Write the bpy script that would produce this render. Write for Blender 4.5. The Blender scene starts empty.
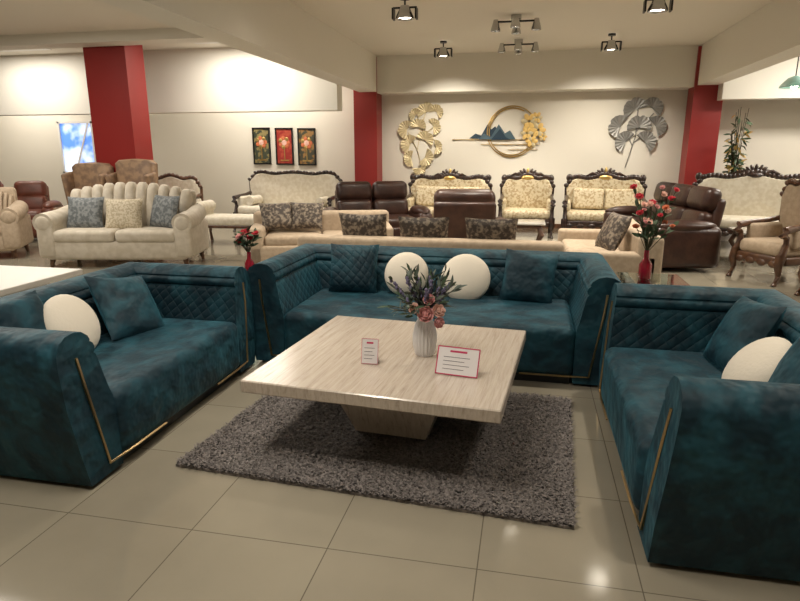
import bpy, bmesh, math, random
from mathutils import Vector, Matrix, Euler
random.seed(7)
R=math.radians
# ---------------------------------------------------------------- materials
def mat(name,col,rough=.6,metal=0,col2=None,scale=8,bump=0,bscale=40,sheen=0,trans=0,emit=0,coat=0,detail=3,ior=None,lo=.4,hi=.6,spec=None,dist=0,stretch=None,bdist=.01):
    m=bpy.data.materials.new(name); m.use_nodes=True
    nt=m.node_tree; b=nt.nodes['Principled BSDF']
    b.inputs['Base Color'].default_value=(*col,1); b.inputs['Roughness'].default_value=rough
    b.inputs['Metallic'].default_value=metal
    if spec is not None: b.inputs['Specular IOR Level'].default_value=spec
    if sheen:
        b.inputs['Sheen Weight'].default_value=sheen; b.inputs['Sheen Roughness'].default_value=.35
        b.inputs['Sheen Tint'].default_value=(*[min(1,c*5+.02) for c in (col2 or col)],1)
    if trans: b.inputs['Transmission Weight'].default_value=trans
    if ior: b.inputs['IOR'].default_value=ior
    if coat: b.inputs['Coat Weight'].default_value=coat; b.inputs['Coat Roughness'].default_value=.1
    if emit:
        b.inputs['Emission Color'].default_value=(*col,1); b.inputs['Emission Strength'].default_value=emit
    tc=nt.nodes.new('ShaderNodeTexCoord')
    if col2:
        n=nt.nodes.new('ShaderNodeTexNoise'); n.inputs['Scale'].default_value=scale; n.inputs['Detail'].default_value=detail; n.inputs['Distortion'].default_value=dist
        r=nt.nodes.new('ShaderNodeValToRGB'); r.color_ramp.elements[0].position=lo; r.color_ramp.elements[1].position=hi
        r.color_ramp.elements[0].color=(*col,1); r.color_ramp.elements[1].color=(*col2,1)
        src=tc.outputs['Object']
        if stretch:
            mp=nt.nodes.new('ShaderNodeMapping'); mp.inputs['Scale'].default_value=stretch; mp.inputs['Rotation'].default_value=(.5,.4,.6); nt.links.new(src,mp.inputs[0]); src=mp.outputs[0]
        nt.links.new(src,n.inputs['Vector']); nt.links.new(n.outputs['Fac'],r.inputs['Fac'])
        nt.links.new(r.outputs['Color'],b.inputs['Base Color'])
        if emit: nt.links.new(r.outputs['Color'],b.inputs['Emission Color'])
    if bump:
        n2=nt.nodes.new('ShaderNodeTexNoise'); n2.inputs['Scale'].default_value=bscale
        bp=nt.nodes.new('ShaderNodeBump'); bp.inputs['Strength'].default_value=bump; bp.inputs['Distance'].default_value=bdist
        nt.links.new(tc.outputs['Object'],n2.inputs['Vector']); nt.links.new(n2.outputs['Fac'],bp.inputs['Height'])
        nt.links.new(bp.outputs['Normal'],b.inputs['Normal'])
    return m
def quilt(m,size=.07,dist=.012,strength=.8):
    nt=m.node_tree; b=nt.nodes['Principled BSDF']
    tc=nt.nodes.new('ShaderNodeTexCoord'); s=nt.nodes.new('ShaderNodeSeparateXYZ'); nt.links.new(tc.outputs['Object'],s.inputs[0])
    def mth(op,a,bv=None):
        n=nt.nodes.new('ShaderNodeMath'); n.operation=op
        for i,v in enumerate((a,bv)):
            if v is None: continue
            if isinstance(v,(int,float)): n.inputs[i].default_value=v
            else: nt.links.new(v,n.inputs[i])
        return n.outputs[0]
    h=mth('ADD',s.outputs[0],s.outputs[1])
    p=mth('MULTIPLY',mth('ADD',h,s.outputs[2]),math.pi/size); q=mth('MULTIPLY',mth('SUBTRACT',h,s.outputs[2]),math.pi/size)
    v=mth('MULTIPLY',mth('ABSOLUTE',mth('SINE',p)),mth('ABSOLUTE',mth('SINE',q)))
    v=mth('POWER',v,.35)
    bp=nt.nodes.new('ShaderNodeBump'); bp.inputs['Strength'].default_value=strength; bp.inputs['Distance'].default_value=dist
    nt.links.new(v,bp.inputs['Height']); nt.links.new(bp.outputs['Normal'],b.inputs['Normal'])
    return m
TEAL=(.0030,.023,.037); TEAL2=(.013,.074,.104)
M={}
VK=dict(rough=.62,col2=TEAL2,detail=12,sheen=.28,spec=.35,lo=.42,hi=.68,dist=.45,stretch=(1,1.6,1.2))
M['velvet']=mat('teal_velvet',TEAL,scale=5,bump=.8,bscale=9,bdist=.035,**VK)
M['quilt']=quilt(mat('teal_velvet_quilted',TEAL,scale=5,**VK),.080,.010,.65)
M['brass']=mat('brass_trim',(.46,.33,.17),.35,1)
M['plinth']=mat('dark_plinth',(.01,.012,.014),.4)
M['whitefab']=mat('ivory_fabric',(.78,.71,.60),.8,bump=.2,bscale=60,sheen=.2)
M['cream']=mat('cream_fabric',(.50,.44,.35),.7,col2=(.58,.52,.43),scale=10,sheen=.2)
M['classicwhite']=mat('classic_ivory_upholstery',(.68,.63,.53),.6,col2=(.60,.54,.43),scale=14)
M['beige']=mat('beige_fabric',(.40,.31,.22),.8,col2=(.46,.36,.26),scale=20,bump=.15,bscale=120)
M['goldfab']=mat('gold_floral_upholstery',(.62,.54,.38),.6,col2=(.40,.30,.17),scale=24,lo=.46,hi=.60,detail=2)
M['brownfab']=mat('brown_patterned_fabric',(.055,.040,.032),.6,col2=(.27,.22,.165),scale=26,lo=.46,hi=.62)
M['leather']=mat('brown_leather',(.036,.015,.011),.35,col2=(.058,.025,.017),scale=6,bump=.25,bscale=30)
M['rust']=mat('rust_leather',(.12,.035,.018),.45,col2=(.17,.05,.03),scale=8)
M['bluegrey']=mat('blue_grey_damask',(.09,.10,.105),.6,col2=(.20,.215,.22),scale=24,lo=.44,hi=.58)
M['lattice']=mat('ivory_lattice_fabric',(.55,.48,.36),.7,col2=(.38,.32,.22),scale=40,lo=.46,hi=.56)
M['darkwood']=mat('carved_dark_wood',(.014,.007,.006),.35,coat=.4,col2=(.04,.018,.012),scale=20)
M['midwood']=mat('walnut_wood',(.07,.03,.016),.4,coat=.3,col2=(.12,.055,.026),scale=14)
M['goldleaf']=mat('gold_metal',(.60,.42,.16),.4,1)
M['paleold']=mat('pale_gold_metal',(.58,.49,.30),.5,.4)
M['greyleaf']=mat('grey_metal',(.24,.235,.22),.5,.5)
M['bluemt']=mat('blue_enamel',(.012,.035,.06),.4)
M['bluemt2']=mat('slate_enamel',(.07,.12,.15),.4)
M['glass']=mat('clear_glass',(.75,.95,.88),.02,trans=1,ior=1.45)
M['redglass']=mat('red_glass',(.35,.01,.03),.08,trans=.3,coat=1)
M['ceramic']=mat('white_ceramic',(.78,.77,.78),.35,coat=.4)
M['rosepink']=mat('dusty_rose_petals',(.60,.27,.26),.7)
M['peach']=mat('peach_petals',(.74,.45,.37),.7)
M['lav']=mat('lavender_buds',(.17,.15,.25),.8)
M['red']=mat('red_petals',(.50,.02,.04),.6)
M['orange']=mat('orange_petals',(.55,.15,.06),.6)
M['leafg']=mat('green_leaves',(.035,.075,.03),.6,col2=(.07,.11,.06),scale=20)
M['sage']=mat('sage_leaves',(.12,.15,.12),.6)
M['stem']=mat('stems',(.05,.045,.02),.8)
M['chrome']=mat('chrome',(.5,.5,.5),.25,1)
M['black']=mat('black_metal',(.015,.015,.015),.4,.5)
M['lamp']=mat('lamp_glow',(1,.90,.74),.5,emit=25)
M['wall']=mat('wall_paint',(.72,.68,.60),.9,bump=.05,bscale=80)
M['ceil']=mat('ceiling_paint',(.78,.74,.66),.9)
M['beam']=mat('beam_paint',(.76,.73,.66),.85)
M['redcol']=mat('red_column_paint',(.27,.016,.014),.45)
M['whitetop']=mat('white_laminate',(.75,.73,.70),.3)
M['card']=mat('white_card',(.80,.76,.76),.4)
M['cardred']=mat('magenta_print',(.55,.04,.12),.4)
M['ink']=mat('dark_print',(.08,.06,.08),.5)
M['marbletop']=mat('white_marble',(.6,.58,.53),.15,col2=(.45,.42,.38),scale=4)
def floor_mat():
    m=bpy.data.materials.new('floor_tiles'); m.use_nodes=True; nt=m.node_tree; b=nt.nodes['Principled BSDF']
    tc=nt.nodes.new('ShaderNodeTexCoord'); mp=nt.nodes.new('ShaderNodeMapping'); mp.inputs['Location'].default_value=(.72,-2.0,0)
    br=nt.nodes.new('ShaderNodeTexBrick'); br.offset=0; br.inputs['Scale'].default_value=1; br.inputs['Brick Width'].default_value=.6; br.inputs['Row Height'].default_value=.6
    br.inputs['Mortar Size'].default_value=.0025; br.inputs['Mortar Smooth'].default_value=.1; br.inputs['Bias'].default_value=0
    br.inputs['Color1'].default_value=(.31,.275,.21,1); br.inputs['Color2'].default_value=(.33,.295,.225,1); br.inputs['Mortar'].default_value=(.14,.12,.09,1)
    nt.links.new(tc.outputs['Object'],mp.inputs[0]); nt.links.new(mp.outputs[0],br.inputs['Vector'])
    n=nt.nodes.new('ShaderNodeTexNoise'); n.inputs['Scale'].default_value=1.3; n.inputs['Detail'].default_value=8
    nt.links.new(tc.outputs['Object'],n.inputs['Vector'])
    mx=nt.nodes.new('ShaderNodeMix'); mx.data_type='RGBA'; mx.blend_type='MULTIPLY'; mx.inputs[0].default_value=.5
    cr=nt.nodes.new('ShaderNodeValToRGB'); cr.color_ramp.elements[0].color=(.6,.6,.6,1); cr.color_ramp.elements[0].position=.3; cr.color_ramp.elements[1].position=.7
    nt.links.new(n.outputs['Fac'],cr.inputs[0]); nt.links.new(br.outputs['Color'],mx.inputs[6]); nt.links.new(cr.outputs[0],mx.inputs[7])
    nt.links.new(mx.outputs[2],b.inputs['Base Color'])
    b.inputs['Roughness'].default_value=.11; b.inputs['Specular IOR Level'].default_value=.8
    return m
def travertine():
    m=bpy.data.materials.new('travertine'); m.use_nodes=True; nt=m.node_tree; b=nt.nodes['Principled BSDF']
    tc=nt.nodes.new('ShaderNodeTexCoord'); mp=nt.nodes.new('ShaderNodeMapping'); mp.inputs['Scale'].default_value=(36,1.8,8)
    n=nt.nodes.new('ShaderNodeTexNoise'); n.inputs['Scale'].default_value=1.6; n.inputs['Detail'].default_value=12; n.inputs['Roughness'].default_value=.75; n.inputs['Distortion'].default_value=.6
    r=nt.nodes.new('ShaderNodeValToRGB'); e=r.color_ramp.elements; e[0].position=.26; e[0].color=(.27,.21,.165,1); e[1].position=.70; e[1].color=(.60,.525,.45,1)
    x=r.color_ramp.elements.new(.46); x.color=(.48,.405,.335,1)
    nt.links.new(tc.outputs['Object'],mp.inputs[0]); nt.links.new(mp.outputs[0],n.inputs['Vector']); nt.links.new(n.outputs['Fac'],r.inputs[0]); nt.links.new(r.outputs[0],b.inputs['Base Color'])
    b.inputs['Roughness'].default_value=.2
    return m
M['trav']=travertine()
M['rug']=mat('rug_shag',(.10,.088,.084),.8,col2=(.25,.22,.205),scale=60,lo=.35,hi=.65)
# ---------------------------------------------------------------- mesh tools
class MB:
    def __init__(s): s.v=[];s.f=[];s.m=[];s.mats=[]
    def mi(s,k):
        if k not in s.mats: s.mats.append(k)
        return s.mats.index(k)
    def add(s,vs,fs,k):
        o=len(s.v); s.v+= [tuple(v) for v in vs]; s.f+=[tuple(i+o for i in f) for f in fs]; s.m+=[s.mi(k)]*len(fs)
    def box(s,c,sz,k,rot=None,bev=0,seg=2):
        bm=bmesh.new(); bmesh.ops.create_cube(bm,size=1)
        for v in bm.verts: v.co=Vector((v.co.x*sz[0],v.co.y*sz[1],v.co.z*sz[2]))
        if bev: bmesh.ops.bevel(bm,geom=bm.edges[:],offset=min(bev,min(sz)*.49),segments=seg,affect='EDGES',profile=.5)
        E=Euler(rot).to_matrix() if rot else None
        bm.verts.index_update()
        vs=[(E@v.co if E else v.co)+Vector(c) for v in bm.verts]
        s.add(vs,[[v.index for v in f.verts] for f in bm.faces],k); bm.free()
    def ell(s,c,r,k,seg=16,ring=10,rot=None,e=1.0,mtx=None):
        vs=[];fs=[]; E=Euler(rot).to_matrix() if rot else None
        if mtx is not None: E=mtx@E if E else mtx
        def sp(x): return math.copysign(abs(x)**e,x)
        for i in range(ring+1):
            t=math.pi*i/ring
            for j in range(seg):
                p=2*math.pi*j/seg
                q=Vector((r[0]*sp(math.sin(t))*sp(math.cos(p)),r[1]*sp(math.sin(t))*sp(math.sin(p)),r[2]*sp(math.cos(t))))
                if E: q=E@q
                vs.append(q+Vector(c))
        for i in range(ring):
            for j in range(seg): fs.append((i*seg+j,(i+1)*seg+j,(i+1)*seg+(j+1)%seg,i*seg+(j+1)%seg))
        s.add(vs,fs,k)
    def tube(s,pts,rad,k,seg=8):
        pts=[Vector(p) for p in pts]; n=len(pts)
        if not hasattr(rad,'__len__'): rad=[rad]*n
        vs=[];fs=[];up=Vector((.13,.31,.94)).normalized()
        for i,p in enumerate(pts):
            d=(pts[min(i+1,n-1)]-pts[max(i-1,0)])
            if d.length<1e-9: d=Vector((0,0,1))
            d.normalize(); a=d.cross(up)
            if a.length<.05: a=d.cross(Vector((1,0,0)))
            a.normalize(); b=d.cross(a)
            for j in range(seg):
                t=2*math.pi*j/seg; vs.append(p+a*math.cos(t)*rad[i]+b*math.sin(t)*rad[i])
        for i in range(n-1):
            for j in range(seg): fs.append((i*seg+j,i*seg+(j+1)%seg,(i+1)*seg+(j+1)%seg,(i+1)*seg+j))
        fs.append(tuple(range(seg))[::-1]); fs.append(tuple((n-1)*seg+j for j in range(seg)))
        s.add(vs,fs,k)
    def lathe(s,prof,k,c=(0,0,0),seg=24,rib=0,nr=12):
        vs=[];fs=[];n=len(prof)
        for r,z in prof:
            for j in range(seg):
                t=2*math.pi*j/seg; rr=r*(1+rib*math.cos(nr*t)) if r>.001 else r
                vs.append((c[0]+rr*math.cos(t),c[1]+rr*math.sin(t),c[2]+z))
        for i in range(n-1):
            for j in range(seg): fs.append((i*seg+j,i*seg+(j+1)%seg,(i+1)*seg+(j+1)%seg,(i+1)*seg+j))
        s.add(vs,fs,k)
    def prism(s,poly,y0,y1,k):
        n=len(poly); cx=sum(p[0] for p in poly)/n; cz=sum(p[1] for p in poly)/n
        vs=[(x,y1,z) for x,z in poly]+[(x,y0+.03,z) for x,z in poly]+[(cx+(x-cx)*.93,y0,cz+(z-cz)*.93) for x,z in poly]
        fs=[tuple(range(n))]+[tuple(2*n+i for i in range(n))[::-1]]
        for a in (0,n):
            for i in range(n): fs.append((a+i,a+n+i,a+n+(i+1)%n,a+(i+1)%n))
        s.add(vs,fs,k)
    def leaf(s,p,d,L,w,k,curl=.3):
        p=Vector(p);d=Vector(d).normalized(); a=d.cross(Vector((random.uniform(-1,1),random.uniform(-1,1),random.uniform(.2,1)))).normalized(); n=a.cross(d)
        vs=[p]
        for t,ww in((.3,.8),(.6,1),(.85,.5)):
            q=p+d*L*t+n*(-curl*L*t*t); vs+=[q-a*w*ww/2,q+a*w*ww/2]
        vs.append(p+d*L-n*curl*L)
        s.add(vs,[(0,1,2),(1,3,4,2),(3,5,6,4),(5,7,6)],k)
    def rose(s,c,r,k,axis=None):
        c=Vector(c)
        if axis is None: axis=(random.uniform(-.4,.4),random.uniform(-.9,-.2),.8)
        Mx=Vector((0,0,1)).rotation_difference(Vector(axis).normalized()).to_matrix()
        s.ell(c+Mx@Vector((0,0,.15*r)),(r*.28,r*.28,r*.38),k,8,6)
        for ring,(n,rr,h,tl) in enumerate(((4,.28,.12,8),(5,.50,.02,24),(7,.74,-.10,42))):
            for i in range(n):
                t=2*math.pi*i/n+ring*.7; q=c+Mx@Vector((math.cos(t)*r*rr,math.sin(t)*r*rr,h*r))
                s.ell(q,(r*.09,r*.42,r*.40),k,8,6,rot=(0,R(tl),t),mtx=Mx)
    def obj(s,name,parent=None,smooth=True,loc=None,rot=None):
        me=bpy.data.meshes.new(name); me.from_pydata(s.v,[],s.f)
        for k in s.mats: me.materials.append(M[k])
        me.polygons.foreach_set('material_index',s.m)
        me.update()
        if smooth:
            me.polygons.foreach_set('use_smooth',[True]*len(me.polygons))
            try: me.set_sharp_from_angle(angle=R(48))
            except Exception: pass
        o=bpy.data.objects.new(name,me); bpy.context.collection.objects.link(o)
        if parent: o.parent=parent
        if loc: o.location=loc
        if rot: o.rotation_euler=rot
        return o
def empty(name,loc,rz=0):
    e=bpy.data.objects.new(name,None); bpy.context.collection.objects.link(e); e.location=loc; e.rotation_euler=(0,0,R(rz)); e.empty_display_size=.2
    return e
def pillow(mb,c,w,h,t,k,rot=(0,0,0),n=14,pleat=False):
    E=Euler(rot).to_matrix(); vs=[];fs=[]
    for side in(1,-1):
        o=len(vs)
        for i in range(n+1):
            for j in range(n+1):
                u=-1+2*i/n; v=-1+2*j/n
                th=t/2*((1-u**4)*(1-v**4))**.5*(1-.25*(u*u+v*v)/2)
                pin=1-.07*(1-u*u)*(abs(v)**2) ; pin2=1-.07*(1-v*v)*(abs(u)**2)
                q=Vector((u*w/2*pin2,side*th,v*h/2*pin))
                vs.append(E@q+Vector(c))
        for i in range(n):
            for j in range(n):
                a=o+i*(n+1)+j; f=(a,a+1,a+n+2,a+n+1); fs.append(f if side==1 else f[::-1])
    mb.add(vs,fs,k)
# ---------------------------------------------------------------- room
def wallbox(name,lo,hi,k,bev=0):
    mb=MB(); c=[(a+b)/2 for a,b in zip(lo,hi)]; sz=[b-a for a,b in zip(lo,hi)]
    mb.box((0,0,0),sz,k,bev=bev); return mb.obj(name,smooth=False,loc=c)
XL,XR,YB,YN,CZ=-14,7.0,12.9,-2.6,3.4
M['floor']=floor_mat()
mb=MB(); mb.add([(XL,YN,0),(XR,YN,0),(XR,YB,0),(XL,YB,0)],[(0,1,2,3)],'floor'); mb.obj('floor',smooth=False)
wallbox('ceiling',(XL-.1,YN-.1,CZ),(XR+.1,YB+.1,CZ+.1),'ceil')
wallbox('wall_back',(XL,YB,0),(XR,YB+.1,CZ),'wall')
wallbox('wall_left',(XL-.1,YN,0),(XL,YB,CZ),'wall')
wallbox('wall_right',(XR,YN,0),(XR+.1,YB,CZ),'wall')
wallbox('wall_front',(XL,YN-.1,0),(XR,YN,CZ),'wall')
wallbox('baseboard_back',(XL,YB-.02,0),(XR,YB,.1),'midwood')
wallbox('trim_1',(-3.42,YN,2.72),(-3.07,12.3,CZ),'beam')
wallbox('trim_2',(2.90,YN,2.72),(3.25,12.3,CZ),'beam')
wallbox('trim_3',(-3.07,12.35,2.70),(2.90,YB,CZ),'beam')
wallbox('trim_4',(XL,10.8,2.28),(-3.42,11.1,CZ),'beam')
wallbox('trim_5',(XL,9.0,3.24),(-3.42,9.38,CZ),'beam')
wallbox('trim_6',(3.25,12.0,2.45),(XR,12.3,CZ),'beam')
wallbox('trim_7',(3.25,8.6,3.05),(XR,8.95,CZ),'beam')
wallbox('column_red',(-3.55,12.3,0),(-3.07,12.75,CZ-.02),'redcol')
wallbox('column_red.001',(-7.38,9.40,0),(-6.60,9.9,CZ-.02),'redcol')
wallbox('column_red.002',(2.85,12.3,0),(3.35,12.75,CZ-.02),'redcol')
# ---------------------------------------------------------------- teal sofas
PROF=[(.07,.02),(.03,.20),(.0,.42),(.0,.62),(.008,.68),(.035,.725),(.08,.75),(.13,.755),(.18,.745),(.215,.718),(.224,.698),
 (.220,.690),(.238,.676),(.244,.658),(.240,.640),(.230,.630),(.240,.622),(.250,.59),(.258,.55),(.266,.51),(.275,.47),
 (.285,.43),(.297,.39),(.30,.30),(.30,.02)]
QS=range(16,22)
def teal_sofa(name,W,D,loc,rz,pil):
    e=empty(name,loc,rz); mb=MB(); n=len(PROF)
    lean=lambda z:-D/2+.02+.09*max(0,z-.25)
    cols=[[(-W/2+o,lean(z),z) for o,z in PROF],[(-W/2+o,D/2-o,z) for o,z in PROF],[(W/2-o,D/2-o,z) for o,z in PROF],[(W/2-o,lean(z),z) for o,z in PROF]]
    vs=[v for c in cols for v in c]
    for s in range(3):
        for i in range(n-1):
            q=(s*n+i,s*n+i+1,(s+1)*n+i+1,(s+1)*n+i)
            k='quilt' if i in QS else 'velvet'
            mb.f.append(q); mb.m.append(mb.mi(k))
    mb.v+=vs
    mb.add(cols[0],[tuple(range(n))],'velvet'); mb.add(cols[3],[tuple(range(n))[::-1]],'velvet')
    mb.obj('frame_back_and_arms',e)
    a=.295
    s=MB(); s.box((0,-.15,.235),(W-2*a,D-.30,.35),'velvet',bev=.06,seg=5); s.obj('seat',e)
    s=MB(); s.box((0,-.12,.03),(W-2*a-.05,D-.36,.06),'plinth'); s.obj('plinth',e,False)
    s=MB()
    for sx in(-1,1):
        y=-D/2+.014
        s.tube([(sx*(W/2-.115),y+.040,.64),(sx*(W/2-.13),y+.025,.50),(sx*(W/2-.20),y-.002,.075),(sx*(W/2-.40),y-.012,.075)],.0075,'brass',4)
        s.tube([(sx*(W/2-.40),y-.012,.075),(sx*(W/2-.66),y-.012,.075)],.0065,'brass',4)
    s.obj('brass_trim',e,False)
    s=MB()
    for p in pil:
        kind,x,y,z,w,rx,ry,rzz=p
        if kind=='t': pillow(s,(x,y,z),w,w,.15,'velvet',(R(rx),R(ry),R(rzz)))
        elif kind=='q': pillow(s,(x,y,z),w,w,.15,'quilt',(R(rx),R(ry),R(rzz)))
        else:
            s.ell((x,y,z),(w/2,.085,w/2),'whitefab',28,16,rot=(R(rx),R(ry),R(rzz)))
    s.obj('throw_pillows',e)
    return e
teal_sofa('teal_velvet_sofa',2.68,1.20,(-.68,4.57,0),0,[
 ('q',-.72,.20,.60,.42,-18,0,4),('w',-.27,.20,.57,.37,-20,0,0),('w',.22,.19,.56,.40,-22,0,0),('t',.72,.18,.59,.42,-20,4,-6)])
teal_sofa('teal_velvet_sofa.001',1.90,1.06,(-2.45,3.06,0),90,[
 ('t',-.42,.20,.60,.40,-22,0,0),('w',-.16,.12,.57,.38,-25,0,0),('t',.30,.08,.57,.46,-35,10,-12)])
teal_sofa('teal_velvet_sofa.002',1.90,1.06,(1.03,3.03,0),-90,[
 ('t',-.40,.14,.58,.44,-28,-6,8),('w',-.02,.10,.53,.38,-40,0,0),('t',.28,.18,.58,.42,-24,0,0)])
# ---------------------------------------------------------------- coffee table
e=empty('travertine_coffee_table',(-.66,3.15,0),-4.5)
t=MB(); t.box((0,0,.42),(1.29,1.27,.065),'trav',bev=.006,seg=1); t.obj('top',e,False)
t=MB()
vs=[]
for z,h in((.038,.20),(.07,.21),(.388,.33)):
    vs+=[(-h,-h,z),(h,-h,z),(h,h,z),(-h,h,z)]
t.add(vs,[(0,3,2,1),(8,9,10,11)]+[(a+i,a+(i+1)%4,a+4+(i+1)%4,a+4+i) for a in(0,4) for i in range(4)],'trav'); t.obj('pedestal',e,False)
TZ=.4535
e=empty('ribbed_vase_with_flowers',(-.52,3.14,TZ))
v=MB(); v.lathe([(0,0),(.046,0),(.052,.01),(.063,.06),(.066,.11),(.055,.17),(.039,.205),(.041,.225),(.035,.222),(.032,.20),(0,.19)],'ceramic',seg=96,rib=.045,nr=20); v.obj('vase',e)
v=MB()
for i in range(46):
    t=random.uniform(0,6.28); sp=random.uniform(.05,.22); h=random.uniform(.06,.27); d=Vector((math.cos(t)*sp-.02,math.sin(t)*sp*.7,h))
    p0=Vector((0,0,.2)); tip=p0+d
    v.tube([p0,p0+d*.5+Vector((0,0,.02)),tip],.0022,'stem',4)
    if i%3==0:
        for q in range(9):
            c=p0+d*(.55+.05*q); v.ell(c+Vector((random.uniform(-.006,.006),random.uniform(-.006,.006),0)),(.010,.010,.011),'lav',6,5)
    for q in range(5):
        c=p0+d*random.uniform(.3,1); v.leaf(c,d+Vector((random.uniform(-.15,.15),random.uniform(-.15,.15),random.uniform(-.1,.1))),random.uniform(.05,.09),.018,random.choice(['leafg','sage','sage']))
v.obj('foliage',e)
v=MB()
for p,r,k,ax in(((.02,-.10,.26),.045,'rosepink',(0,-1,.35)),((.085,-.07,.275),.038,'peach',(.5,-.8,.5)),((-.045,-.09,.285),.032,'peach',(-.5,-.8,.5)),((.09,-.09,.215),.032,'rosepink',(.6,-.8,0)),((.03,-.06,.33),.034,'rosepink',(0,-.8,.7))): v.rose(p,r,k,ax); v.tube([(0,0,.20),(p[0]*.6,p[1]*.5,.23),p],.004,'stem',5)
v.obj('roses',e)
def card(name,loc,w,h,rz,lean):
    e=empty(name,loc,rz); c=MB(); a=R(lean)
    def pt(x,z,o=0): return (x,math.sin(a)*z-o*math.cos(a),math.cos(a)*z+o*math.sin(a)+.002)
    def quad(x0,x1,z0,z1,o,k): c.add([pt(x0,z0,o),pt(x1,z0,o),pt(x1,z1,o),pt(x0,z1,o)],[(0,1,2,3)],k)
    c.box(((0,math.sin(a)*h/2,math.cos(a)*h/2+.002)),(w,.003,h),'card',rot=(-a,0,0))
    b=.025*w
    for q in((-w/2,w/2,0,b),(-w/2,w/2,h-b,h),(-w/2,-w/2+b,0,h),(w/2-b,w/2,0,h)): quad(*q,.0022,'cardred')
    quad(-w*.2,w*.2,h*.80,h*.87,.0022,'cardred')
    for i in range(4): quad(-w*.34,w*(.28-.12*(i%2)),h*(.62-.14*i),h*(.638-.14*i),.0022,'ink')
    c.box((0,math.sin(a)*h*.5+.03,h*.22),(w*.9,.003,h*.46),'card',rot=(a,0,0))
    c.obj('card',e,False)
card('price_card',(-.78,2.92,TZ),.09,.135,3,12)
card('price_card.001',(-.31,2.84,TZ),.22,.145,-8,25)
# ---------------------------------------------------------------- shag rug
c4=[Vector((-1.68,2.46,0)),Vector((.26,2.33,0)),Vector((.33,3.72,0)),Vector((-1.55,3.80,0))]
def rp(u,v): return (c4[0]*(1-u)+c4[1]*u)*(1-v)+(c4[3]*(1-u)+c4[2]*u)*v
g=MB()
b0=[c+Vector((0,0,.001)) for c in c4]; b1=[c+Vector((0,0,.014)) for c in c4]
g.add(b0+b1,[(3,2,1,0),(4,5,6,7)]+[(i,(i+1)%4,4+(i+1)%4,4+i) for i in range(4)],'rug')
vs=[];fs=[]
for i in range(60000):
    u,v=random.random(),random.random(); p=rp(u,v); p.z=.010
    t=random.uniform(0,6.28); L=random.uniform(.014,.034); w=.004
    a=Vector((math.cos(t),math.sin(t),0)); s_=Vector((-a.y,a.x,0))*w
    o=len(vs); q=p+a*L*.35+Vector((0,0,L*.6)); tip=p+a*L*1.0+Vector((0,0,L*.75))
    vs+=[p-s_,p+s_,q-s_,q+s_,tip]; fs+=[(o,o+1,o+3,o+2),(o+2,o+3,o+4)]
g.add(vs,fs,'rug'); g.obj('shag_rug',smooth=False)
# ---------------------------------------------------------------- glass side tables
def glass_table(name,loc,w,h,levels=3):
    e=empty(name,loc); g=MB()
    for i in range(levels): g.box((0,0,h*(i+1)/levels-.006),(w,w,.012),'glass',bev=.002,seg=1)
    g.obj('glass_shelves',e,False); g=MB()
    for sx in(-1,1):
        for sy in(-1,1): g.tube([(sx*w*.42,sy*w*.42,0),(sx*w*.42,sy*w*.42,h-.012)],.012,'chrome',10)
    g.obj('legs',e)
glass_table('glass_side_table',(-2.42,4.62,0),.50,.55)
glass_table('glass_side_table.001',(1.05,5.25,0),.50,.52)
def bottle_bouquet(name,loc,h,spread,tall,kinds,n=22,bh=.2):
    e=empty(name,loc); v=MB(); v.lathe([(0,0),(bh*.2,0),(bh*.22,bh*.05),(bh*.22,bh*.5),(bh*.10,bh*.7),(bh*.09,bh),(bh*.07,bh),(bh*.06,bh*.7),(0,bh*.6)],'redglass'); v.obj('vase',e)
    v=MB()
    for i in range(n):
        t=random.uniform(0,6.28); s=random.uniform(.2,1)*spread; hh=random.uniform(.4,1)*tall
        p0=Vector((0,0,bh*.9)); d=Vector((math.cos(t)*s,math.sin(t)*s,hh)); v.tube([p0,p0+d*.6,p0+d],.0035,'stem',4)
        for q in range(4): v.leaf(p0+d*random.uniform(.3,1),d+Vector((random.uniform(-.3,.3),random.uniform(-.3,.3),0)),.08,.03,'leafg')
        v.rose(p0+d,random.uniform(.018,.032),random.choice(kinds))
    v.obj('flowers',e)
bottle_bouquet('red_vase_with_flowers',(-2.26,4.60,.551),.2,.08,.20,['red','red','rosepink'],12,.19)
bottle_bouquet('red_vase_with_flowers.001',(.99,5.25,.521),.2,.21,.54,['orange','rosepink','red','peach'],26,.24)
# ---------------------------------------------------------------- block sofas
def block_sofa(name,W,D,H,loc,rz,pil,k='beige',seats=3,aw=.2):
    e=empty(name,loc,rz); s=MB()
    s.box((0,0,.21),(W,D,.30),k,bev=.03); s.box((0,D/2-.12,H/2+.05),(W,.24,H-.1),k,bev=.05,seg=4)
    for sx in(-1,1): s.box((sx*(W/2-aw/2),-.02,.34),(aw,D-.04,.50),k,bev=.04,seg=4)
    iw=(W-2*aw)/seats
    for i in range(seats): s.box((-W/2+aw+iw*(i+.5),-.1,.41),(iw-.01,D-.28,.14),k,bev=.045,seg=4)
    for sx in(-1,1):
        for sy in(-1,1): s.box((sx*(W/2-.1),sy*(D/2-.1),.03),(.06,.06,.06),'darkwood')
    s.obj('body',e); s=MB()
    for x,y,z,w,kk,rx,rr in pil: pillow(s,(x,y,z),w,w*.85,.15,kk,(R(rx),0,R(rr)))
    if pil: s.obj('throw_pillows',e)
block_sofa('beige_sofa',2.75,.95,.69,(-1.0,6.42,0),180,[(-.65,.2,.68,.54,'brownfab',-15,0),(.05,.2,.68,.54,'brownfab',-15,4),(.70,.2,.70,.54,'brownfab',-15,-3)])
block_sofa('beige_sofa.001',1.9,.9,.74,(-2.75,7.85,0),18,[(-.60,.05,.70,.46,'brownfab',-25,18),(-.20,.05,.70,.46,'brownfab',-25,-10)],seats=2)
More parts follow.
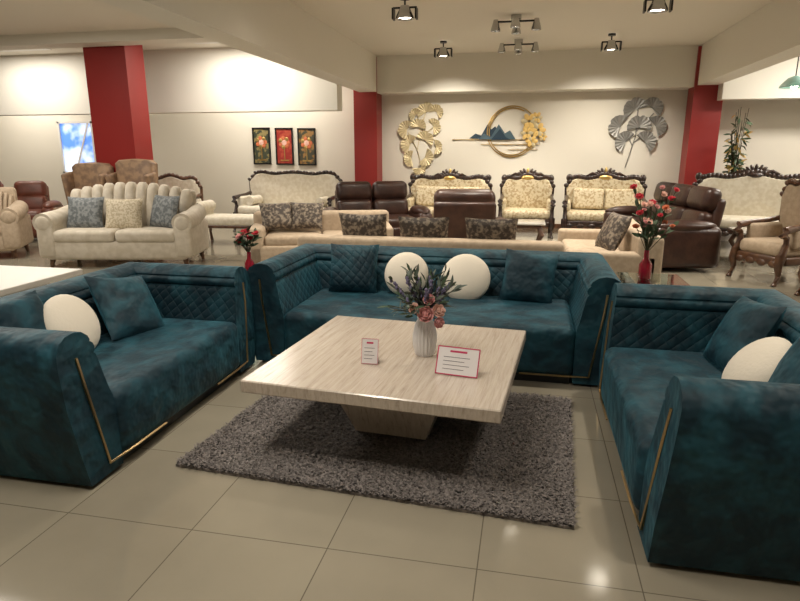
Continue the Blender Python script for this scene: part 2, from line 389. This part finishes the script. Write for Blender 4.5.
block_sofa('beige_sofa.002',2.0,.9,.76,(.86,7.1,0),-90,[(.35,.05,.72,.5,'brownfab',-25,15)],seats=2)
# ---------------------------------------------------------------- leather recliners
def recliner(name,n,loc,rz,H=1.02,sw=.62,k='leather'):
    e=empty(name,loc,rz); s=MB(); W=n*sw+.5; D=.95
    s.box((0,0,.22),(W-.1,D-.1,.34),k,bev=.06,seg=3)
    for sx in(-1,1):
        s.box((sx*(W/2-.125),-.04,.33),(.25,D-.06,.56),k,bev=.1,seg=5); s.ell((sx*(W/2-.125),-.06,.60),(.14,.42,.09),k)
    for i in range(n):
        x=-W/2+.25+sw*(i+.5)
        s.box((x,-.12,.43),(sw-.015,.66,.20),k,bev=.08,seg=4)
        s.box((x,-.46,.24),(sw-.03,.1,.30),k,bev=.045,seg=3)
        s.box((x,.27,.62),(sw-.015,.22,.32),k,rot=(R(-12),0,0),bev=.09,seg=4)
        s.box((x,.34,H-.15),(sw-.015,.24,.32),k,rot=(R(-12),0,0),bev=.1,seg=5)
        s.box((x,.40,.55),(sw-.01,.14,.80),k,rot=(R(-8),0,0),bev=.05,seg=3)
    s.obj('body',e)
recliner('brown_leather_recliner_sofa',2,(-2.45,9.7,0),25,H=1.06)
recliner('brown_leather_recliner_armchair',1,(-.85,8.1,0),190,H=1.08,sw=.80)
recliner('brown_leather_recliner_sofa.001',3,(1.92,9.55,0),-80,H=1.08)
recliner('rust_leather_armchair',1,(-8.9,9.4,0),30,k='rust',sw=.55)
recliner('rust_leather_armchair.001',1,(-10.4,9.9,0),30,k='rust',sw=.55)
# ---------------------------------------------------------------- carved classic sofas
def classic(name,W,loc,rz,fab,wood,H=1.15,D=.85,crest=True,arch=.10,gold=False):
    e=empty(name,loc,rz); s=MB(); hw=W/2
    top=[]
    N=28
    for i in range(N+1):
        u=-1+2*i/N; z=H-.17+arch*math.exp(-(u*2.6)**2)+.05*math.exp(-((abs(u)-.72)*5)**2)-.12*max(0,abs(u)-.85)/.15
        top.append((u*(hw-.06),z))
    poly=[(-hw+.10,.40)]+top+[(hw-.10,.40)]
    s.prism(poly[::-1],D/2-.20,D/2-.04,fab)
    s.obj('back_panel',e)
    f=MB()
    f.tube([(x,D/2-.12,z+.01) for x,z in [(-hw+.08,.30)]+top+[(hw-.08,.30)]],.038,wood,8)
    for i in range(0,N+1):
        x,z=top[i]; u=abs(-1+2*i/N)
        rr=.022+(.03 if crest and u<.3 else 0)*(1-u/.3 if u<.3 else 0)+(.014 if crest and wood=='darkwood' else 0)
        f.ell((x,D/2-.16,z+.04),(.04+rr*.4,.03,rr+.012),wood,8,6,rot=(0,R(25*(-1)**i),0))
    if crest:
        zt=H-.17+arch
        for t in range(-3,4):
            a=R(t*26); f.ell((math.sin(a)*.13,D/2-.15,zt+.06+math.cos(a)*.055),(.03,.03,.075),wood if not (gold and t==0) else 'goldleaf',8,6,rot=(0,a,0))
        f.ell((0,D/2-.17,zt+.0),(.13,.05,.05),'goldleaf' if gold else wood,12,8)
        for sx in(-1,1):
            f.tube([(sx*.12,D/2-.15,zt+.04),(sx*.24,D/2-.16,zt+.07),(sx*.34,D/2-.16,zt+.02),(sx*.30,D/2-.16,zt-.03),(sx*.25,D/2-.16,zt)],[.03,.03,.025,.02,.012],wood,6)
            f.ell((sx*(hw-.10),D/2-.14,H-.10),(.06,.05,.07),wood,10,8)
    for sx in(-1,1):
        x=sx*(hw-.07)
        f.tube([(x,D/2-.1,.74),(x,.05,.70),(x*1.01,-D/2+.18,.68),(x*1.02,-D/2+.06,.66),(x*1.02,-D/2+.03,.60),(x*1.01,-D/2+.09,.57),(x,-D/2+.10,.50),(x,-D/2+.06,.36)],[.035,.035,.04,.05,.05,.035,.035,.045],wood,8)
        f.tube([(x,-D/2+.06,.36),(x*1.02,-D/2+.02,.24),(x,-D/2+.05,.12),(x*1.02,-D/2+.01,.03),(x*1.02,-D/2-.01,.0)],[.06,.05,.028,.03,.035],wood,8)
        f.tube([(x,D/2-.1,.36),(x,D/2-.07,.15),(x,D/2-.03,.0)],[.05,.03,.028],wood,8)
    f.box((0,-D/2+.06,.29),(W-.1,.06,.10),wood,bev=.02); f.box((0,D/2-.1,.29),(W-.1,.06,.10),wood,bev=.02)
    for sx in(-1,1): f.box((sx*(hw-.07),0,.29),(.06,D-.2,.10),wood,bev=.02)
    nb=max(3,int(W/.2))
    for i in range(nb): f.ell((-hw+.15+(W-.3)*i/(nb-1),-D/2+.035,.25),(.07,.02,.045),wood,8,6)
    f.obj('carved_frame',e)
    c=MB(); c.box((0,-.05,.41),(W-.16,D-.20,.18),fab,bev=.07,seg=4)
    for sx in(-1,1):
        c.box((sx*(hw-.10),.02,.55),(.12,D-.32,.26),fab,bev=.05,seg=4)
    if W>1.4 and gold:
        n=3 if W>1.7 else 2
        for i in range(n): c.box((-hw+.18+(W-.36)*(i+.5)/n,D/2-.26,.70),((W-.40)/n,.12,.38),fab,rot=(R(-10),0,0),bev=.05,seg=4)
    elif W>1.4:
        for sx in(-1,1): c.tube([(sx*(hw-.32),-.25,.60),(sx*(hw-.32),.15,.60)],.09,fab,16)
    c.obj('cushions',e)
classic('carved_ivory_sofa',2.15,(-4.70,11.5,0),-4,'classicwhite','darkwood',H=1.24,crest=False,arch=.05)
classic('carved_ivory_sofa.001',1.90,(3.66,11.0,0),-12,'classicwhite','darkwood',H=1.24)
classic('carved_gold_sofa',1.70,(-1.52,11.75,0),0,'goldfab','darkwood',H=1.16,gold=True,arch=.06)
classic('carved_gold_sofa.001',1.50,(1.38,11.65,0),-4,'goldfab','darkwood',H=1.18,gold=True,arch=.08)
classic('carved_gold_armchair',1.08,(-.02,11.8,0),0,'goldfab','darkwood',H=1.16,gold=True,arch=.08)
classic('carved_ivory_loveseat',1.3,(-6.85,10.55,0),5,'classicwhite','midwood',H=1.15,crest=False)
classic('carved_wood_armchair',.80,(3.12,8.2,0),-62,'beige','midwood',H=1.27,crest=False)
classic('carved_wood_armchair.001',.78,(3.50,7.1,0),-70,'beige','midwood',H=1.18,crest=False)
def wing(name,loc,rz,k,H=1.3):
    e=empty(name,loc,rz); s=MB()
    s.prism([(-.30,.3),(.30,.3),(.36,H-.06),(.28,H),(0,H+.02),(-.28,H),(-.36,H-.06)],.18,.34,k)
    s.box((0,-.02,.36),(.66,.66,.2),k,bev=.05,seg=3); s.box((0,-.04,.49),(.52,.58,.12),k,bev=.05,seg=4)
    for sx in(-1,1):
        s.box((sx*.34,-.02,.48),(.12,.64,.34),k,bev=.05,seg=4); s.box((sx*.36,.14,.9),(.08,.30,.62),k,bev=.04,seg=3,rot=(R(8),0,0))
        for sy in(-1,1): s.tube([(sx*.28,sy*.27,.27),(sx*.3,sy*.3,0)],[.03,.018],'darkwood')
    s.obj('body',e)
M['tan']=mat('tan_velvet',(.30,.19,.11),.6,col2=(.18,.11,.07),scale=9,sheen=.2)
wing('wing_chair',(-6.50,8.98,0),0,'tan',1.42)
wing('wing_chair.001',(-7.35,8.98,0),0,'tan',1.36)
def channel_sofa(name,W,loc,rz,k,pil,D=.9,H=1.08):
    e=empty(name,loc,rz); s=MB(); n=11; iw=W-.44
    for i in range(n):
        u=-1+2*(i+.5)/n; x=u*iw/2; h=H-.12*u*u; w=iw/n
        s.ell((x,D/2-.20,(.40+h)/2),(w*.56,.12,(h-.40)/2+.06),k,12,14,rot=(R(-8),R(u*6),0),e=.6)
    s.box((0,D/2-.10,.62),(iw+.1,.14,.80),k,bev=.06,seg=4)
    s.box((0,-.02,.25),(W-.2,D-.1,.26),k,bev=.05,seg=3)
    for i in range(2): s.box(((-.5+i)*iw/2,-.10,.44),(iw/2-.01,D-.22,.17),k,bev=.06,seg=5)
    for sx in(-1,1):
        s.box((sx*(W/2-.14),-.03,.38),(.24,D-.08,.46),k,bev=.05,seg=3)
        s.tube([(sx*(W/2-.13),-D/2+.02,.62),(sx*(W/2-.13),0,.64),(sx*(W/2-.15),D/2-.12,.70)],[.135,.13,.12],k,20)
        s.ell((sx*(W/2-.13),-D/2+.02,.62),(.10,.025,.10),k)
        for sy in(-1,1): s.tube([(sx*(W/2-.15),sy*(D/2-.12),.13),(sx*(W/2-.13),sy*(D/2-.1),0)],[.04,.022],'midwood')
    s.obj('body',e); s=MB()
    for x,y,z,w,kk,rr in pil: pillow(s,(x,y,z),w,w*.9,.15,kk,(R(-18),0,R(rr)))
    if pil: s.obj('throw_pillows',e)
channel_sofa('cream_channel_sofa',2.12,(-5.52,7.50,0),12,'cream',[(-.55,-.02,.72,.52,'bluegrey',0),(.0,-.05,.70,.52,'lattice',4),(.55,0,.74,.52,'bluegrey',-30)])
channel_sofa('cream_channel_armchair',1.1,(-8.0,7.6,0),30,'beige',[],H=.95)
def chaise(name,W,loc,rz,k):
    e=empty(name,loc,rz); s=MB(); s.box((0,0,.40),(W,.62,.16),k,bev=.06,seg=4); s.box((0,0,.31),(W-.04,.58,.06),'midwood',bev=.02)
    s.tube([(-W/2+.1,-.3,.62),(-W/2+.1,.3,.62)],.10,k,16); s.box((-W/2+.1,0,.52),(.14,.58,.2),k,bev=.04)
    for sx in(-1,1):
        for sy in(-1,1): s.tube([(sx*(W/2-.1),sy*.25,.30),(sx*(W/2-.07),sy*.28,.15),(sx*(W/2-.1),sy*.26,0)],[.04,.022,.03],'midwood')
    s.obj('body',e)
chaise('ivory_chaise',1.2,(-5.05,9.7,0),5,'classicwhite')
e=empty('white_display_table',(-4.75,4.45,0)); s=MB(); s.box((0,0,.43),(1.15,1.0,.05),'whitetop',bev=.008); s.box((0,0,.20),(.7,.6,.40),'whitetop',bev=.01); s.obj('body',e,False)
def ornate_table(name,loc,w,d,h,top='marbletop'):
    e=empty(name,loc); s=MB(); s.box((0,0,h-.02),(w,d,.035),top,bev=.012)
    s.box((0,0,h-.07),(w-.12,d-.12,.06),'midwood',bev=.02)
    for sx in(-1,1):
        for sy in(-1,1): s.tube([(sx*(w/2-.1),sy*(d/2-.1),h-.05),(sx*(w/2-.05),sy*(d/2-.05),h*.55),(sx*(w/2-.12),sy*(d/2-.12),h*.2),(sx*(w/2-.07),sy*(d/2-.07),0)],[.04,.04,.02,.03],'midwood')
    s.obj('body',e)
ornate_table('marble_coffee_table',(-.2,10.1,0),1.0,.6,.45)
ornate_table('marble_coffee_table.001',(3.45,9.6,0),.9,.7,.45)
# ---------------------------------------------------------------- wall art
def fan_leaf(s,c,r,ang,k,y):
    n=20; sp=R(105); vs=[(c[0],y,c[1])]
    for i in range(n+1):
        a=ang-sp+2*sp*i/n; rr=r*(1-.16*(abs(i-n/2)<.6)-.03*(i%2)); vs.append((c[0]+math.sin(a)*rr,y-.03-.012*(i%2),c[1]+math.cos(a)*rr))
    s.add(vs,[(0,i+1,i+2) for i in range(n)],k)
def ginkgo(name,x0,x1,z0,z1,k,y,leaves,stems):
    e=empty(name,((x0+x1)/2,y,(z0+z1)/2)); s=MB(); w=x1-x0;h=z1-z0
    for st in stems: s.tube([((u-.5)*w,-.02,(v-.5)*h) for u,v in st],.010,k,6)
    for i,(u,v,r,a) in enumerate(leaves): fan_leaf(s,((u-.5)*w,(v-.5)*h),r,R(a),k,-.02-.012*(i%4))
    s.obj('metal_leaves',e,False)
ginkgo('gold_ginkgo_wall_art',-2.72,-1.80,1.15,2.62,'paleold',YB,
 [(.62,.82,.20,-20),(.85,.82,.15,50),(.18,.58,.19,-70),(.45,.62,.17,10),(.78,.62,.17,70),(.25,.38,.20,-60),(.60,.44,.19,30),(.85,.34,.15,90),(.28,.18,.17,-90),(.60,.20,.19,120),(.38,.78,.14,-50),(.48,.05,.15,160)],
 [[(.55,.0),(.42,.3),(.5,.6),(.65,.9)],[(.42,.3),(.2,.55)],[(.45,.45),(.8,.62)]])
ginkgo('grey_ginkgo_wall_art',1.52,2.50,1.25,2.62,'greyleaf',YB,
 [(.45,.80,.23,-30),(.76,.82,.20,40),(.18,.57,.22,-70),(.54,.56,.23,0),(.86,.57,.20,60),(.32,.36,.21,-60),(.68,.36,.21,50)],
 [[(.35,0),(.42,.2),(.5,.45),(.5,.8)],[(.46,.3),(.3,.5)],[(.48,.35),(.7,.5)],[(.5,.5),(.8,.75)]])
e=empty('mountain_circle_wall_art',(-.50,YB,1.9)); s=MB()
for r,a0,a1 in((.50,20,330),(.46,60,350)):
    s.tube([(.12+r*math.cos(R(a)),-.03,.05+r*math.sin(R(a))) for a in range(a0,a1,6)],.012,'goldleaf',6)
def mtn(xs,z0,y,k):
    n=len(xs); vs=[(x,y,z0) for x,z in xs]+[(x,y,z0+z) for x,z in xs]; s.add(vs,[(i,i+1,n+i+1,n+i) for i in range(n-1)],k)
mtn([(-.75,.0),(-.62,.10),(-.5,.06),(-.38,.28),(-.30,.18),(-.22,.24),(-.1,.05),(0,0)],-.08,-.02,'bluemt')
mtn([(-.55,0),(-.45,.12),(-.3,.05),(-.15,.30),(-.02,.12),(.08,.18),(.2,0)],-.10,-.05,'bluemt2')
mtn([(-.30,0),(-.12,.22),(0,.06),(.1,0)],-.11,-.055,'bluemt')
s.box((-.15,-.03,-.10),(1.9,.015,.012),'goldleaf'); s.box((.1,-.03,-.2),(1.2,.012,.012),'goldleaf'); s.box((.35,-.03,-.30),(.6,.012,.01),'goldleaf')
M['yel']=mat('yellow_enamel',(.70,.47,.15),.5)
for x,z,r in((.45,.25,.17),(.64,.08,.16),(.42,.02,.14),(.60,.32,.12),(.52,-.14,.13),(.74,-.05,.09)):
    for i in range(6):
        a=R(60*i); s.ell((x+math.cos(a)*r*.55,-.06,z+math.sin(a)*r*.55),(r*.42,.012,r*.30),'yel' if (i+int(x*100))%3 else 'paleold',10,5,rot=(0,-a,0))
s.obj('metalwork',e,False)
def framed(name,x,z,w,h,bg,fg):
    M[name+'bg']=mat(name+'_print',bg,.5,col2=fg,scale=9,lo=.5,hi=.55,detail=2)
    e=empty(name,(x,YB,z)); s=MB()
    s.box((0,-.015,0),(w,.02,h),name+'bg')
    for sx in(-1,1): s.box((sx*w/2,-.02,0),(.03,.04,h+.03),'black')
    for sz in(-1,1): s.box((0,-.02,sz*h/2),(w+.03,.04,.03),'black')
    for i in range(7):
        a=R(i*360/7); s.ell((math.cos(a)*.09,-.03,math.sin(a)*.09+.08),(.05,.008,.05),'goldleaf' if i%2 else 'orange',8,4)
    s.ell((0,-.03,.08),(.07,.01,.07),'peach',10,5); s.box((0,-.028,-.16),(.02,.006,.3),'goldleaf'); s.box((0,-.028,-.30),(.2,.006,.03),'goldleaf')
    s.obj('frame',e,False)
framed('framed_flower_picture',-5.86,1.68,.38,.76,(.04,.05,.03),(.25,.2,.08))
framed('framed_flower_picture.001',-5.32,1.67,.38,.76,(.30,.02,.015),(.4,.06,.03))
framed('framed_flower_picture.002',-4.80,1.66,.38,.76,(.05,.05,.03),(.3,.16,.05))
M['displayblue']=mat('blue_display_glow',(.10,.25,.75),.4,col2=(.75,.85,1.0),scale=1.6,emit=1.0,lo=.45,hi=.6)  # glowing picture panel for a blue-lit display; the glow sits in its material
e=empty('blue_display_panel',(-10.55,YB,1.65)); s=MB(); s.box((0,-.02,0),(.9,.02,1.15),'displayblue')
for sx in(-1,1): s.box((sx*.45,-.04,0),(.05,.05,1.2),'whitetop')
for sz in(-1,1): s.box((0,-.04,sz*.58),(.95,.05,.05),'whitetop')
s.box((.12,-.04,0),(.04,.03,1.2),'whitetop',rot=(0,R(22),0))
s.obj('frame_and_display',e,False)
def tall_plant(name,loc,h,k2):
    e=empty(name,loc); s=MB(); s.lathe([(0,0),(.12,0),(.15,.25),(.10,.5),(.07,.8),(.09,.95),(.06,.95),(0,.9)],'ceramic',seg=20); s.obj('vase',e); s=MB()
    for i in range(34):
        t=random.uniform(0,6.28); d=Vector((math.cos(t)*random.uniform(.02,.13),math.sin(t)*.08,random.uniform(.2,1)*h)); p0=Vector((0,0,.93))
        s.tube([p0,p0+d],.005,'stem',4)
        for q in range(5): s.leaf(p0+d*random.uniform(.4,1),(d.x*3,d.y*3,random.uniform(-.3,.3)),.14,.04,random.choice(['leafg','leafg',k2]))
    s.obj('foliage',e)
tall_plant('tall_vase_arrangement',(3.52,11.78,0),1.38,'yel')
tall_plant('tall_vase_arrangement.001',(4.80,11.75,0),.95,'ceramic')
# ---------------------------------------------------------------- ceiling lights
def lamp(kind,loc,energy,size=.1,rot=(0,0,0),col=(1,.91,.77),spot=R(110),blend=.8,sx=None,sy=None):
    l=bpy.data.lights.new('l','SPOT' if kind=='SPOT' else kind); l.energy=energy; l.color=col
    if kind=='AREA': l.shape='RECTANGLE'; l.size=sx; l.size_y=sy
    else: l.shadow_soft_size=size
    if kind=='SPOT': l.spot_size=spot; l.spot_blend=blend
    o=bpy.data.objects.new('light_source',l); bpy.context.collection.objects.link(o); o.location=loc; o.rotation_euler=rot
    return o
nsp=[0,0]
def spotfix(x,y,n=1,en=60,tilt=(0,0),z=CZ,spot=110):
    base='ceiling_spotlight' if n==1 else 'ceiling_spotlight_cluster'; i=nsp[n>1]; nsp[n>1]+=1
    e=empty(base if i==0 else base+'.%03d'%i,(x,y,z)); s=MB()
    if n==1:
        s.lathe([(0,0),(.06,0),(.06,-.03),(0,-.03)],'black'); s.tube([(0,0,-.02),(0,0,-.12)],.012,'black')
        pts=[(0,0,-.19)]
    else:
        s.box((0,0,-.03),(.14,.14,.05),'chrome'); s.box((0,0,-.08),(.60,.04,.02),'black'); s.box((0,0,-.08),(.04,.50,.02),'black')
        pts=[(.28,0,-.14),(-.28,0,-.14),(0,.23,-.14),(0,-.23,-.14)]
    for p in pts:
        rad=.11 if n==1 else .065
        s.lathe([(rad*.5,.09),(rad*.6,.06),(rad,-.03),(rad*1.05,-.06),(rad*.9,-.06),(rad*.5,.02)],'chrome',c=p); s.lathe([(0,-.035),(rad*.8,-.04),(0,-.045)],'lamp',c=p,seg=12)
        if n==1:
            for sx in(-1,1): s.box((p[0]+sx*.145,p[1],p[2]),(.02,.12,.13),'black')
            s.box((p[0],p[1],p[2]+.07),(.30,.02,.02),'black')
    s.obj('fixture',e)
    l=lamp('SPOT',(0,0,-.28),en,.06,(R(tilt[0]),R(tilt[1]),0),spot=R(spot)); l.parent=e
for x,y in [(-1.6,7.9),(-1.55,11.0),(1.2,10.9),(1.38,8.1)]:
    spotfix(x,y,1,260,(30 if y>10 else 0,0))
for y in (7.0,9.2,11.1): spotfix(-.28,y,4,140)
for x,y,en in [(-1.6,4.4,160),(1.3,4.4,145),(-1.6,1.5,105),(1.3,1.5,95),(-2.3,6.5,150),(1.0,6.2,140)]: spotfix(x,y,1,en,(0,0),spot=92)  # last two spots are unseen, added to give highlights on the floor
e=empty('pendant_lamp',(3.75,10.3,2.50)); s=MB(); s.tube([(0,0,CZ-2.50),(0,0,.12)],.008,'black',6); M['shade']=mat('teal_glass_shade',(.20,.42,.38),.3,trans=.2)
s.lathe([(.03,.13),(.10,.10),(.19,.0),(.20,-.03),(.185,-.03),(.09,.08),(.0,.10)],'shade'); s.ell((0,0,.0),(.05,.05,.06),'lamp',12,8); s.obj('shade_and_cord',e)
npn=[0]
def panel(x,y,z,sx,sy,en,col=(1,.93,.82)):  # made-up ceiling area lights with plates, added as fill to brighten the room
    i=npn[0]; npn[0]+=1
    e=empty('added_fill_panel' if i==0 else 'added_fill_panel.%03d'%i,(x,y,z)); s=MB(); s.box((0,0,.012),(sx+.06,sy+.06,.02),'whitetop'); s.obj('fill_panel_plate',e,False)
    l=lamp('AREA',(0,0,-.005),en,sx=sx,sy=sy,col=col); l.parent=e
for a in [(-1.2,2.0,1.2,.8,50),(-5.5,4.0,1.2,1.2,100),(-7.0,6.6,1.5,.6,100),(-9.5,10.0,1.5,.5,55),(-5.0,10.0,1.5,.5,65),(5.2,7.0,1.0,1.0,120),(5.0,10.5,1.2,.6,130),(-11.5,12.0,1.5,.6,60),(-5.6,12.0,2.5,.5,80)]:
    panel(a[0],a[1],CZ-.025,a[2],a[3],a[4])
w=bpy.data.worlds.new('world'); bpy.context.scene.world=w; w.use_nodes=True; w.node_tree.nodes['Background'].inputs[0].default_value=(1,.95,.9,1); w.node_tree.nodes['Background'].inputs[1].default_value=.15
bpy.context.scene.view_settings.view_transform='Standard'
# ---------------------------------------------------------------- camera
cam=bpy.data.cameras.new('camera'); co=bpy.data.objects.new('camera',cam); bpy.context.collection.objects.link(co)
cam.sensor_width=36; cam.lens=600/800*36; cam.clip_start=.05
co.location=(0,0,1.55); co.rotation_euler=(R(90-13.90),0,R(11.88)); bpy.context.scene.camera=co
